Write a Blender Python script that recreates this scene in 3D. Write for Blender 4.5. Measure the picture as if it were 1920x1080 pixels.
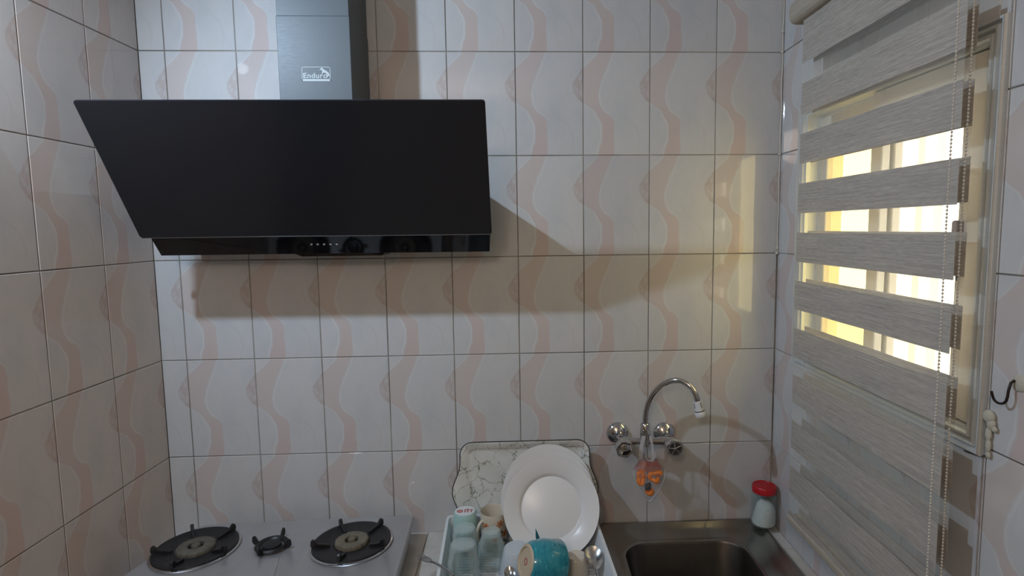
import bpy, math, random
from mathutils import Vector, Matrix
random.seed(7)
for o in list(bpy.data.objects): bpy.data.objects.remove(o, do_unlink=True)
S = bpy.context.scene
COL = S.collection
ZO = 2.35            # all heights below are measured from the top tile joint; the floor lies at -2.35
FL, CE = -2.35, 0.45
XL, XR = -0.0725, 1.802

# ------------------------------------------------------------------ camera
cam = bpy.data.cameras.new('camera'); co = bpy.data.objects.new('camera', cam); COL.objects.link(co)
cam.sensor_width = 36; cam.lens = 36*1066.11/1920
cam.shift_x = -(1024.66-960)/1920; cam.shift_y = (530.59-540)/1920
cam.clip_start = 0.02
yaw, pit, rol = 0.0438, 0.0956, 0.0107
fw = Vector((math.sin(yaw)*math.cos(pit), math.cos(yaw)*math.cos(pit), -math.sin(pit)))
rt = Vector((math.cos(yaw), -math.sin(yaw), 0)); dn = fw.cross(rt)
r2 = rt*math.cos(rol)+dn*math.sin(rol); d2 = -rt*math.sin(rol)+dn*math.cos(rol)
mw = Matrix(((r2.x, -d2.x, -fw.x, 1.0095), (r2.y, -d2.y, -fw.y, -1.7257), (r2.z, -d2.z, -fw.z, -0.5168+ZO), (0, 0, 0, 1)))
co.matrix_world = mw
S.camera = co

# ------------------------------------------------------------------ world, exposure
w = bpy.data.worlds.new('world'); S.world = w; w.use_nodes = True
bg = w.node_tree.nodes['Background']; bg.inputs[0].default_value = (1.0, 0.93, 0.80, 1); bg.inputs[1].default_value = 4.5
S.view_settings.view_transform = 'Standard'; S.view_settings.look = 'None'
S.view_settings.exposure = 0.22; S.view_settings.gamma = 1.0; S.view_settings.use_curve_mapping = False

LED_POWER = 38.0       # bulb on the left wall, just outside the frame
FILL_POWER = 19.0     # unseen globe added behind the viewer as fill

# ------------------------------------------------------------------ helpers
class MB:
    def __init__(s): s.v = []; s.f = []; s.m = []; s.mi = 0
    def add(s, vs, fs):
        b = len(s.v); s.v += [tuple(p) for p in vs]
        for f in fs: s.f.append(tuple(i+b for i in f)); s.m.append(s.mi)
        return s
    def box(s, x0, x1, y0, y1, z0, z1):
        return s.add([(x, y, z) for x in (x0, x1) for y in (y0, y1) for z in (z0, z1)],
                     [(0, 1, 3, 2), (4, 6, 7, 5), (0, 4, 5, 1), (2, 3, 7, 6), (0, 2, 6, 4), (1, 5, 7, 3)])
    def tube(s, pts, r, n=12, cap=True, closed=False):
        pts = [Vector(p) for p in pts]; N = len(pts)
        rs = r if isinstance(r, (list, tuple)) else [r]*N
        T = []
        for i in range(N):
            a = pts[(i-1) % N] if (i > 0 or closed) else pts[i]
            b = pts[(i+1) % N] if (i < N-1 or closed) else pts[i]
            t = b-a; T.append(t.normalized() if t.length > 1e-9 else Vector((0, 0, 1)))
        up = Vector((0, 0, 1)) if abs(T[0].z) < .9 else Vector((1, 0, 0))
        u = T[0].cross(up).normalized(); vs = []
        for i in range(N):
            u = (u - T[i]*u.dot(T[i]));
            u = u.normalized() if u.length > 1e-6 else T[i].orthogonal().normalized()
            q = T[i].cross(u)
            for k in range(n):
                a = 2*math.pi*k/n
                vs.append(pts[i]+(u*math.cos(a)+q*math.sin(a))*rs[i])
        fs = []
        for i in range(N if closed else N-1):
            j = (i+1) % N
            for k in range(n): fs.append((i*n+k, i*n+(k+1) % n, j*n+(k+1) % n, j*n+k))
        if cap and not closed:
            fs.append(tuple(range(n-1, -1, -1))); fs.append(tuple((N-1)*n+k for k in range(n)))
        return s.add(vs, fs)
    def lathe(s, prof, c=(0, 0, 0), ax=(0, 0, 1), n=40, sq=None, ref=None):
        """prof: (radius, height along ax)"""
        ax = Vector(ax).normalized(); c = Vector(c)
        u = Vector(ref).normalized() if ref else ax.orthogonal().normalized()
        u = (u-ax*u.dot(ax)).normalized(); q = ax.cross(u)
        vs = []; fs = []; rows = []
        for r, h in prof:
            if r < 1e-6: rows.append([len(vs)]); vs.append(c+ax*h)
            else:
                rows.append(list(range(len(vs), len(vs)+n)))
                for k in range(n):
                    a = 2*math.pi*k/n; m = 1.0
                    if sq: m = sq(a, r, h)
                    vs.append(c+ax*h+(u*math.cos(a)+q*math.sin(a))*r*m)
        for A, B in zip(rows, rows[1:]):
            if len(A) == 1 and len(B) == 1: continue
            for k in range(n):
                k2 = (k+1) % n
                if len(A) == 1: fs.append((A[0], B[k2], B[k]))
                elif len(B) == 1: fs.append((A[k], A[k2], B[0]))
                else: fs.append((A[k], A[k2], B[k2], B[k]))
        return s.add(vs, fs)
    def prism(s, poly, o, u, v, nrm):
        """2-d polygon laid out on (u, v) at o, extruded along nrm"""
        o, u, v, nrm = map(Vector, (o, u, v, nrm)); n = len(poly)
        a = [o+u*p[0]+v*p[1] for p in poly]; b = [p+nrm for p in a]
        return s.add(a+b, [tuple(range(n))[::-1], tuple(range(n, 2*n))]+[(i, (i+1) % n, n+(i+1) % n, n+i) for i in range(n)])
    def ball(s, c, r, n=10, m=6, sc=(1, 1, 1)):
        c = Vector(c)
        vs = [c+Vector((0, 0, r*sc[2]))]; fs = []
        for i in range(1, m):
            t = math.pi*i/m
            for k in range(n):
                a = 2*math.pi*k/n
                vs.append(c+Vector((r*sc[0]*math.sin(t)*math.cos(a), r*sc[1]*math.sin(t)*math.sin(a), r*sc[2]*math.cos(t))))
        vs.append(c-Vector((0, 0, r*sc[2])))
        for k in range(n): fs.append((0, 1+k, 1+(k+1) % n))
        for i in range(m-2):
            for k in range(n): fs.append((1+i*n+k, 1+(i+1)*n+k, 1+(i+1)*n+(k+1) % n, 1+i*n+(k+1) % n))
        L = len(vs)-1; b = 1+(m-2)*n
        for k in range(n): fs.append((L, b+(k+1) % n, b+k))
        return s.add(vs, fs)
    def build(s, name, mat, parent=None, smooth=None, bevel=0, seg=2, loc=None):
        vs = [Vector(p)+Vector((0, 0, ZO)) for p in s.v]
        if parent is not None: org = wloc(parent)
        elif loc is not None: org = Vector(loc)+Vector((0, 0, ZO))
        else:
            xs = [p.x for p in vs]; ys = [p.y for p in vs]; zs = [p.z for p in vs]
            org = Vector(((min(xs)+max(xs))/2, (min(ys)+max(ys))/2, min(zs)))
        me = bpy.data.meshes.new(name); me.from_pydata([p-org for p in vs], [], s.f)
        mats = mat if isinstance(mat, (list, tuple)) else [mat]
        for m in mats: me.materials.append(m)
        if len(mats) > 1: me.polygons.foreach_set('material_index', s.m)
        if smooth is not None:
            me.polygons.foreach_set('use_smooth', [True]*len(me.polygons)); me.set_sharp_from_angle(angle=math.radians(smooth))
        me.update()
        o = bpy.data.objects.new(name, me); COL.objects.link(o)
        if parent is not None: o.parent = parent
        else: o.location = org
        if bevel:
            b = o.modifiers.new('bevel', 'BEVEL'); b.width = bevel; b.segments = seg; b.limit_method = 'ANGLE'; b.angle_limit = math.radians(40)
        return o

def wloc(o):
    p = Vector(o.location)
    while o.parent: o = o.parent; p += o.location
    return p
def empty(name, loc):
    o = bpy.data.objects.new(name, None); COL.objects.link(o); o.location = Vector(loc)+Vector((0, 0, ZO)); o.empty_display_size = .05
    return o
def tag(o, label, cat, group=None):
    o['label'] = label; o['category'] = cat
    if group: o['group'] = group
    return o
def struct(o): o['kind'] = 'structure'; return o

# ------------------------------------------------------------------ materials
def principled(name, col, rough=.5, metal=0, spec=.5, trans=0, ior=1.45, coat=0):
    m = bpy.data.materials.new(name); m.use_nodes = True
    b = m.node_tree.nodes['Principled BSDF']
    b.inputs['Base Color'].default_value = (*col, 1); b.inputs['Roughness'].default_value = rough
    b.inputs['Metallic'].default_value = metal; b.inputs['Specular IOR Level'].default_value = spec
    b.inputs['Transmission Weight'].default_value = trans; b.inputs['IOR'].default_value = ior
    b.inputs['Coat Weight'].default_value = coat
    return m
class NT:
    """small helper for math on sockets"""
    def __init__(s, m): s.t = m.node_tree; s.n = s.t.nodes; s.l = s.t.links; s.b = s.n['Principled BSDF']
    def _in(s, sock, a):
        if isinstance(a, (int, float)): sock.default_value = a
        else: s.l.new(a, sock)
    def M(s, op, a, b=None, c=None, clamp=False):
        n = s.n.new('ShaderNodeMath'); n.operation = op; n.use_clamp = clamp
        for i, x in enumerate((a, b, c)):
            if x is not None: s._in(n.inputs[i], x)
        return n.outputs[0]
    def mix(s, f, a, b, mode='MIX'):
        n = s.n.new('ShaderNodeMix'); n.data_type = 'RGBA'; n.blend_type = mode
        s._in(n.inputs[0], f)
        for i, x in ((6, a), (7, b)):
            if isinstance(x, tuple): n.inputs[i].default_value = (*x, 1)
            else: s.l.new(x, n.inputs[i])
        return n.outputs[2]
    def obj(s):
        n = s.n.new('ShaderNodeTexCoord'); return n.outputs['Object']
    def gen(s): return s.n.new('ShaderNodeTexCoord').outputs['Generated']
    def sep(s, v):
        n = s.n.new('ShaderNodeSeparateXYZ'); s.l.new(v, n.inputs[0]); return n.outputs
    def map(s, v, scale=(1, 1, 1), loc=(0, 0, 0), rot=(0, 0, 0)):
        n = s.n.new('ShaderNodeMapping'); s.l.new(v, n.inputs[0]); n.inputs['Scale'].default_value = scale; n.inputs['Location'].default_value = loc; n.inputs['Rotation'].default_value = rot
        return n.outputs[0]
    def noise(s, v, scale, detail=3, rough=.5, color=False):
        n = s.n.new('ShaderNodeTexNoise'); s.l.new(v, n.inputs['Vector']); n.inputs['Scale'].default_value = scale
        n.inputs['Detail'].default_value = detail; n.inputs['Roughness'].default_value = rough
        return n.outputs['Color' if color else 'Fac']
    def curve(s, x, pts):
        n = s.n.new('ShaderNodeFloatCurve'); s.l.new(x, n.inputs['Value'])
        c = n.mapping.curves[0]
        while len(c.points) > 2: c.points.remove(c.points[1])
        c.points[0].location = pts[0]; c.points[-1].location = pts[-1]
        for p in pts[1:-1]: c.points.new(*p)
        for p in c.points: p.handle_type = 'AUTO'
        n.mapping.update(); return n.outputs[0]
    def ramp(s, f, stops):
        n = s.n.new('ShaderNodeValToRGB'); s._in(n.inputs[0], f)
        e = n.color_ramp.elements
        while len(e) > len(stops): e.remove(e[-1])
        while len(e) < len(stops): e.new(.5)
        for el, (p, c) in zip(e, stops): el.position = p; el.color = (*c, 1)
        return n.outputs[0]
    def bump(s, h, strength=.1, dist=.01):
        n = s.n.new('ShaderNodeBump'); n.inputs['Strength'].default_value = strength; n.inputs['Distance'].default_value = dist
        s.l.new(h, n.inputs['Height']); s.l.new(n.outputs[0], s.b.inputs['Normal'])
    def col(s, c): s.l.new(c, s.b.inputs['Base Color'])
    def rough(s, c): s.l.new(c, s.b.inputs['Roughness'])

TW, TH = .2, .3
def tile_material(name, warm=0.0):
    m = principled(name, (.5, .5, .5), .13, spec=.5); T = NT(m)
    P = T.obj()
    nz = T.noise(P, 16, 2)
    wob = T.M('MULTIPLY', T.M('SUBTRACT', nz, .5), .10)
    x, y, z = T.sep(P)
    u = T.M('ADD', T.M('DIVIDE', x, TW), wob); v = T.M('MULTIPLY', z, -1/TH, clamp=True)
    OFF = .3
    R = T.curve(v, [(0, .45+OFF), (.16, .34+OFF), (.32, .24+OFF), (.46, .22+OFF), (.56, .30+OFF), (.655, .44+OFF), (.8, .46+OFF), (1, .46+OFF)])
    L = T.curve(v, [(0, .24+OFF), (.08, .14+OFF), (.2, -.06+OFF), (.33, -.16+OFF), (.42, -.12+OFF), (.5, .02+OFF), (.6, .20+OFF), (.75, .285+OFF), (.9, .27+OFF), (1, .24+OFF)])
    R = T.M('SUBTRACT', R, OFF); L = T.M('SUBTRACT', L, OFF)
    def band(uu, e=.022):
        a = T.M('MULTIPLY_ADD', T.M('SUBTRACT', uu, L), 1/e, .5, clamp=True)
        b = T.M('MULTIPLY_ADD', T.M('SUBTRACT', R, uu), 1/e, .5, clamp=True)
        return T.M('MULTIPLY', a, b)
    def line(uu, c, wd):
        return T.M('SUBTRACT', 1, T.M('MULTIPLY', T.M('ABSOLUTE', T.M('SUBTRACT', uu, c)), 1/wd), clamp=True)
    um = T.M('SUBTRACT', u, 1)
    b0 = band(u); b1 = band(um)
    strong = T.curve(v, [(0, .62), (.12, .46), (.5, .46), (.62, .7), (.8, .88), (1, 1)])
    cloud = T.noise(T.map(P, (1, 1, .6)), 11, 4, .6)
    fine = T.noise(P, 60, 3, .6)
    base = T.ramp(cloud, [(.30, (.515, .543, .572)), (.55, (.570, .584, .606)), (.75, (.548, .552, .556))])
    pink = T.mix(strong, (.560, .533, .540), (.555, .462, .458))
    pink = T.mix(T.M('MULTIPLY', fine, .35), pink, (.60, .54, .53))
    oi = T.n.new('ShaderNodeObjectInfo'); rnd = oi.outputs['Random']
    beige = T.M('MULTIPLY', T.M('FRACT', T.M('MULTIPLY', rnd, 7.31)), .55)
    pink = T.mix(beige, pink, T.mix(strong, (.560, .543, .515), (.545, .480, .455)))
    c = T.mix(T.M('MULTIPLY', b0, .9), base, pink)
    vor = T.n.new('ShaderNodeTexVoronoi'); T.l.new(T.map(P, (1, 1, .7)), vor.inputs['Vector']); vor.inputs['Scale'].default_value = 95
    feather = T.M('MULTIPLY', b1, T.M('MULTIPLY_ADD', vor.outputs['Distance'], .9, .12, clamp=True))
    c = T.mix(T.M('MULTIPLY', feather, .8), c, (.46, .385, .375))
    edge = T.curve(v, [(0, .15), (.2, .7), (.6, .75), (.68, .25), (1, .2)])
    c = T.mix(T.M('MULTIPLY', line(u, T.M('ADD', R, .028), .022), T.M('MULTIPLY', edge, .6)), c, (.68, .68, .68))
    edge2 = T.curve(v, [(0, .2), (.12, .5), (.3, .1), (.46, .1), (.52, .7), (.9, .8), (1, .6)])
    c = T.mix(T.M('MULTIPLY', line(u, T.M('SUBTRACT', L, .022), .02), T.M('MULTIPLY', edge2, .6)), c, (.70, .70, .70))
    A = T.curve(v, [(0, .9), (.5, .5), (.62, .62), (.72, .78), (.82, .84), (1, .78)])
    arc = T.M('MULTIPLY', line(u, A, .03), T.curve(v, [(0, 0), (.55, 0), (.66, .35), (.85, .4), (1, .1)]))
    c = T.mix(T.M('MULTIPLY', arc, .7), c, (.47, .465, .465))
    tint = T.ramp(rnd, [(0, (.95, .955, .965)), (.45, (1, 1, 1)), (.8, (.985, .975, .965)), (1, (.90, .90, .915))])
    c = T.mix(1.0, c, tint, 'MULTIPLY')
    if warm: c = T.mix(1.0, c, (1+.10*warm, 1-.03*warm, 1-.12*warm), 'MULTIPLY')  # tints the glaze with the warm light of the wall
    T.col(c)
    T.rough(T.M('MULTIPLY_ADD', fine, .03, .022))
    T.bump(T.noise(P, 7, 1), .06, .008)
    return m
M_TILE = tile_material('glazed_wall_tile')
M_TILE_L = tile_material('glazed_wall_tile_warm_lit', 1.0)  # same tile for the left wall, brownish grazing light put into its colour
def plaster(name, c, r=.85):
    m = principled(name, c, r); T = NT(m); n = T.noise(T.obj(), 30, 4)
    T.col(T.mix(T.M('MULTIPLY', n, .35), c, tuple(x*.75 for x in c))); T.bump(n, .2, .004); return m
def grout():
    m = principled('grout', (.3, .28, .26), .9); T = NT(m); n = T.noise(T.obj(), 2.6, 4, .6)
    T.col(T.ramp(n, [(.36, (.13, .12, .10)), (.52, (.27, .25, .22)), (.66, (.42, .41, .39))])); return m
M_GROUT = grout()
M_CEIL = plaster('ceiling_paint', (.72, .71, .68))
M_FLOOR = plaster('floor_screed', (.38, .34, .29), .5)
M_CREAM = plaster('cream_paint', (.62, .58, .50))
def counter_tile():
    m = principled('counter_tile', (.5, .48, .44), .3); T = NT(m); P = T.obj()
    n = T.noise(P, 20, 4); oi = T.n.new('ShaderNodeObjectInfo')
    c = T.ramp(n, [(.3, (.50, .47, .43)), (.7, (.60, .58, .54))])
    c = T.mix(T.M('MULTIPLY', oi.outputs['Random'], .5), c, (.60, .60, .62)); T.col(c); T.rough(T.M('MULTIPLY_ADD', n, .3, .2)); return m
M_CTILE = counter_tile()
def steel(name, c, r, stretch=(1, 1, 1), var=.25):
    m = principled(name, c, r, metal=1); T = NT(m); P = T.map(T.obj(), stretch)
    n = T.noise(P, 40, 4, .65)
    T.col(T.mix(n, tuple(x*(1-var) for x in c), tuple(min(1, x*(1+var)) for x in c))); T.rough(T.M('MULTIPLY_ADD', n, .10, r-.05)); return m
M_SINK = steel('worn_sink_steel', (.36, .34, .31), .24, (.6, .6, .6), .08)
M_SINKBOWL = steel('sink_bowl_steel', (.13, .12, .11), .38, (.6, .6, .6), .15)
M_HOB = steel('hob_steel', (.44, .44, .455), .34, (.5, .5, .5), .10); M_HOB.node_tree.nodes['Principled BSDF'].inputs['Metallic'].default_value = .6
M_CHROME = principled('chrome', (.62, .62, .63), .10, metal=1)
M_CUTLERY = steel('cutlery_steel', (.55, .55, .55), .22, (2, 2, 2), .1)
M_ALU = steel('window_aluminium', (.60, .64, .66), .45, (1, 1, 12), .10); M_ALU.node_tree.nodes['Principled BSDF'].inputs['Metallic'].default_value = .25
M_HOODGLASS = principled('hood_black_glass', (.017, .0185, .024), .16, spec=.5)
M_HOODCTRL = principled('hood_control_gloss', (.008, .008, .011), .05, spec=.6)
M_EDGE = principled('hood_edge_trim', (.35, .36, .37), .3, metal=1)
M_HOODBODY = principled('hood_body_paint', (.03, .031, .034), .4)
def chimney_mat():
    m = principled('chimney_paint', (.085, .105, .125), .45, metal=.1); T = NT(m)
    n = T.noise(T.map(T.obj(), (1, 1, 6)), 60, 3)
    T.col(T.mix(n, (.075, .092, .108), (.100, .118, .136))); T.rough(T.M('MULTIPLY_ADD', n, .15, .38)); return m
M_CHIM = chimney_mat()
M_PRINT = principled('pale_print', (.46, .53, .56), .5)
M_BUTTON = principled('button_metal', (.75, .75, .76), .25, metal=.8)
def iron(name, c, r):
    m = principled(name, c, r); T = NT(m); n = T.noise(T.obj(), 35, 5, .65)
    T.col(T.ramp(n, [(.3, c), (.65, tuple(x*1.7 for x in c)), (.85, (c[0]*2.6, c[1]*1.8, c[2]*1.5))])); T.rough(T.M('MULTIPLY_ADD', n, .4, r-.2)); return m
M_IRON = iron('black_enamel', (.010, .010, .011), .42)
M_CAP = iron('burner_cap', (.075, .068, .055), .6)
M_BRASS = iron('burner_brass', (.10, .088, .064), .55)
def fabric(name, c1, c2, trans):
    m = bpy.data.materials.new(name); m.use_nodes = True; T = NT(m); b = T.b
    P = T.obj(); n = T.noise(T.map(P, (1, 7, 330)), 1.0, 3, .6); n2 = T.noise(T.map(P, (1, 40, 500)), 1.0, 2, .5)
    f = T.M('MULTIPLY_ADD', n2, .4, T.M('MULTIPLY', n, .6))
    c = T.ramp(f, [(.35, c1), (.62, c2)]); T.col(c); b.inputs['Roughness'].default_value = .85; b.inputs['Specular IOR Level'].default_value = .1
    tr = T.n.new('ShaderNodeBsdfTranslucent'); T.l.new(c, tr.inputs[0])
    mx = T.n.new('ShaderNodeMixShader'); mx.inputs[0].default_value = trans
    T.l.new(b.outputs[0], mx.inputs[1]); T.l.new(tr.outputs[0], mx.inputs[2]); T.l.new(mx.outputs[0], T.n['Material Output'].inputs[0])
    return m
M_FAB = fabric('blind_woven_fabric', (.42, .395, .365), (.64, .61, .565), .27)
def sheer():
    m = bpy.data.materials.new('blind_sheer_mesh'); m.use_nodes = True; T = NT(m)
    T.b.inputs['Base Color'].default_value = (.72, .72, .70, 1); T.b.inputs['Roughness'].default_value = .8; T.b.inputs['Specular IOR Level'].default_value = .1
    tp = T.n.new('ShaderNodeBsdfTransparent'); tp.inputs[0].default_value = (1, .99, .96, 1)
    mx = T.n.new('ShaderNodeMixShader'); mx.inputs[0].default_value = .20
    T.l.new(tp.outputs[0], mx.inputs[1]); T.l.new(T.b.outputs[0], mx.inputs[2]); T.l.new(mx.outputs[0], T.n['Material Output'].inputs[0]); return m
M_SHEER = sheer()
M_BEAD = principled('chain_beads', (.60, .57, .52), .4)
M_RAIL = fabric('headrail_cover', (.36, .325, .27), (.46, .42, .36), .02)
def clear(name, col, ior=1.45, rough=.02):
    m = bpy.data.materials.new(name); m.use_nodes = True; T = NT(m)
    b = T.b; b.inputs['Base Color'].default_value = (*col, 1); b.inputs['Roughness'].default_value = rough; b.inputs['IOR'].default_value = ior; b.inputs['Transmission Weight'].default_value = 1
    return m
def thin_glass(name, c, lo, hi):
    m = bpy.data.materials.new(name); m.use_nodes = True; T = NT(m)
    T.b.inputs['Base Color'].default_value = (*c, 1); T.b.inputs['Roughness'].default_value = .06
    tp = T.n.new('ShaderNodeBsdfTransparent'); tp.inputs[0].default_value = (.93, .97, .97, 1)
    fr = T.n.new('ShaderNodeLayerWeight'); fr.inputs[0].default_value = .35
    f = T.M('MULTIPLY_ADD', fr.outputs['Facing'], hi, lo, clamp=True); mx = T.n.new('ShaderNodeMixShader'); T.l.new(f, mx.inputs[0])
    T.l.new(tp.outputs[0], mx.inputs[1]); T.l.new(T.b.outputs[0], mx.inputs[2]); T.l.new(mx.outputs[0], T.n['Material Output'].inputs[0]); return m
M_GLASS = thin_glass('drinking_glass', (.66, .74, .74), .035, .75)
M_JAR = thin_glass('jar_glass', (.55, .58, .56), .02, .35)
def pane(nm='window_glass', tint=(.95, .95, .92)):
    m = bpy.data.materials.new(nm); m.use_nodes = True; T = NT(m)
    tp = T.n.new('ShaderNodeBsdfTransparent'); tp.inputs[0].default_value = (*tint, 1)
    gl = T.n.new('ShaderNodeBsdfGlossy'); gl.inputs['Roughness'].default_value = .02
    mx = T.n.new('ShaderNodeMixShader'); mx.inputs[0].default_value = .06
    T.l.new(tp.outputs[0], mx.inputs[1]); T.l.new(gl.outputs[0], mx.inputs[2]); T.l.new(mx.outputs[0], T.n['Material Output'].inputs[0]); return m
M_PANE = pane(); M_PANE_Y = pane('yellowed_window_glass', (.95, .88, .60))
M_WHITEPL = principled('white_plastic', (.66, .69, .72), .35)
M_PLATE = principled('white_porcelain', (.76, .765, .78), .25)
M_CREAMCER = principled('cream_ceramic', (.62, .57, .48), .2)
M_TEALPL = principled('pale_teal_plastic', (.36, .55, .54), .35)
def tealglaze():
    m = principled('teal_glaze', (.03, .25, .33), .12, coat=.5); T = NT(m)
    n = T.noise(T.map(T.obj(), (6, 2, 2)), 30, 3)
    T.col(T.ramp(n, [(.35, (.015, .20, .28)), (.62, (.03, .30, .37)), (.72, (.13, .42, .47))])); return m
M_TEAL = tealglaze()
M_UNGLAZED = plaster('unglazed_clay', (.55, .45, .33), .6)
M_ORANGE = principled('orange_scourer', (.95, .26, .008), .5)
M_DARKMESH = principled('dark_scourer', (.05, .045, .04), .6)
M_RED = principled('red_lid_plastic', (.45, .012, .02), .35)
def powder():
    m = principled('white_powder', (.74, .74, .76), .95); T = NT(m); n = T.noise(T.obj(), 160, 3); T.col(T.mix(n, (.55, .56, .58), (.85, .85, .86))); T.bump(n, .5, .004); return m
M_POWDER = powder()
M_FLOWER = principled('orange_print', (.55, .16, .03), .3)
M_LEAF = principled('dark_print', (.06, .05, .03), .3)
M_REDPRINT = principled('red_print', (.45, .10, .09), .4)
M_DARKRIM = principled('dark_rim_paint', (.03, .035, .03), .4)
def bagmat(name='bag_plastic', f=.22, c=(.62, .64, .70)):
    m = bpy.data.materials.new(name); m.use_nodes = True; T = NT(m)
    T.b.inputs['Base Color'].default_value = (*c, 1); T.b.inputs['Roughness'].default_value = .25
    tp = T.n.new('ShaderNodeBsdfTransparent'); mx = T.n.new('ShaderNodeMixShader'); mx.inputs[0].default_value = f
    T.l.new(tp.outputs[0], mx.inputs[1]); T.l.new(T.b.outputs[0], mx.inputs[2]); T.l.new(mx.outputs[0], T.n['Material Output'].inputs[0]); return m
M_BAG = bagmat(f=.10)
M_BAGHEM = bagmat('bag_handle_plastic', .6, (.70, .72, .78))
M_REDFILM = bagmat('bag_red_film', .38, (.45, .08, .05))
M_CLEARPL = bagmat('translucent_container', .72, (.66, .72, .78))
def melamine():
    m = principled('cracked_melamine', (.6, .6, .58), .25); T = NT(m); P = T.obj()
    d = T.n.new('ShaderNodeMix'); d.data_type = 'VECTOR'; d.inputs[0].default_value = .055
    T.l.new(P, d.inputs[4]); T.l.new(T.noise(P, 26, 4, .6, True), d.inputs[5])
    vo = T.n.new('ShaderNodeTexVoronoi'); vo.feature = 'DISTANCE_TO_EDGE'; vo.inputs['Scale'].default_value = 21; T.l.new(d.outputs[1], vo.inputs['Vector'])
    thick = T.M('MULTIPLY_ADD', T.noise(P, 22, 2), .06, -.012)
    ln = T.M('LESS_THAN', vo.outputs['Distance'], thick)
    n = T.noise(P, 14, 3)
    base = T.ramp(n, [(.35, (.64, .66, .63)), (.65, (.74, .755, .75))])
    vein = T.ramp(T.noise(P, 30, 2), [(.4, (.12, .17, .11)), (.6, (.24, .22, .15))])
    T.col(T.mix(T.M('MULTIPLY', ln, .8), base, vein)); return m
M_MEL = melamine()
M_HOOK = principled('dark_hook_metal', (.03, .022, .02), .45, metal=.6)
M_PUTTY = plaster('old_putty', (.50, .49, .42), .8)
M_WHITEPAINT = plaster('outside_paint', (.86, .79, .64)); M_REVEAL = plaster('reveal_paint', (.80, .76, .66)); M_SASH = principled('pale_sash', (.60, .575, .52), .45)
M_BLACKPL = principled('black_plastic', (.012, .012, .013), .35)
M_BROWNPL = principled('brown_latch', (.12, .075, .05), .4)
def emit(name, c, s):
    m = bpy.data.materials.new(name); m.use_nodes = True; nt = m.node_tree; nt.nodes.remove(nt.nodes['Principled BSDF'])
    e = nt.nodes.new('ShaderNodeEmission'); e.inputs[0].default_value = (*c, 1); e.inputs[1].default_value = s
    nt.links.new(e.outputs[0], nt.nodes['Material Output'].inputs[0]); return m

# ------------------------------------------------------------------ room shell
G = .0022   # joint depth
FRONT = -3.4
floor = struct(MB().box(XL-.15, XR+.15, FRONT-.15, .15, FL-.1, FL).build('floor', M_FLOOR))
ceil = struct(MB().box(XL-.15, XR+.15, FRONT-.15, .15, CE, CE+.1).build('ceiling', M_CEIL))
wall_back = struct(MB().box(XL-.15, XR+.15, G, .15, FL, CE).build('wall_back', M_GROUT))
wall_left = struct(MB().box(XL-.15, XL-G, FRONT, G, FL, CE).build('wall_left', M_GROUT))
HY0, HY1, HZ0, HZ1 = -.787, -.155, -.89, -.205       # window opening in the right wall
wr = MB(); X0, X1 = XR+G, XR+.10
wr.box(X0, X1, FRONT, HY0, FL, CE).box(X0, X1, HY1, G, FL, CE).box(X0, X1, HY0, HY1, FL, HZ0).box(X0, X1, HY0, HY1, HZ1, CE)
wall_right = struct(wr.build('wall_right', M_GROUT))
wf = MB(); wf.box(XL-.15, XR+.15, FRONT-.15, FRONT, FL, CE)
wall_front = struct(wf.build('wall_front', M_CREAM))

mesh_cache = {}
def tile_mesh(rects, mat):
    """rects in the tile's own frame: x 0..TW to the right, z 0..-TH down, face at y=0"""
    key = (tuple(tuple(round(q, 5) for q in r) for r in rects), mat.name)
    if key in mesh_cache: return mesh_cache[key]
    vs = []; fs = []; c = .0011; d = .0011; t = .008
    for (x0, x1, z0, z1) in rects:
        b = len(vs)
        for (yy, k) in ((t, 0), (d, 0), (0, c)):
            vs += [(x0+k, yy, z0+k), (x1-k, yy, z0+k), (x1-k, yy, z1-k), (x0+k, yy, z1-k)]
        fs.append((b+8, b+9, b+10, b+11))
        for L in (0, 4):
            for i in range(4): fs.append((b+L+i, b+L+(i+1) % 4, b+L+4+(i+1) % 4, b+L+4+i))
    me = bpy.data.meshes.new('tile'); me.from_pydata(vs, [], fs); me.materials.append(mat); me.update()
    mesh_cache[key] = me; return me
J = .0013   # half joint
def lay(wall, place, rot, cols, rows, lim, mat, hole=None):
    """cols: u positions of the tile's left edges; lim: (u0,u1,z0,z1) of the wall field"""
    for u in cols:
        for z in rows:
            a0, a1 = max(u+J, lim[0]+.0005), min(u+TW-J, lim[1]-.0005); b0, b1 = max(z-TH+J, lim[2]), min(z-J, lim[3])
            if a1-a0 < .006 or b1-b0 < .006: continue
            rects = [(a0, a1, b0, b1)]
            if hole:
                h0, h1, g0, g1 = hole; r = (a0, a1, b0, b1)
                if h0 < a1 and h1 > a0 and g0 < b1 and g1 > b0:
                    rects = []
                    if a0 < h0: rects.append((a0, h0, b0, b1))
                    if a1 > h1: rects.append((h1, a1, b0, b1))
                    m0, m1 = max(a0, h0), min(a1, h1)
                    if b1 > g1: rects.append((m0, m1, g1, b1))
                    if b0 < g0: rects.append((m0, m1, b0, g0))
                    rects = [q for q in rects if q[1]-q[0] > .003 and q[3]-q[2] > .003]
                    if not rects: continue
            me = tile_mesh([(q[0]-u, q[1]-u, q[2]-z, q[3]-z) for q in rects], mat)
            o = bpy.data.objects.new('tile', me); COL.objects.link(o); o.parent = wall
            o.location = Vector(place(u, z))+Vector((0, 0, ZO))-wloc(wall); o.rotation_euler = (0, 0, rot+random.uniform(-.0012, .0012))
rows = [.6-.3*i for i in range(8)]
COUNTER = -1.465
lay(wall_back, lambda u, z: (u, 0, z), 0, [TW*k for k in range(-1, 9)], rows, (XL, XR, COUNTER-.02, CE), M_TILE)
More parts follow.
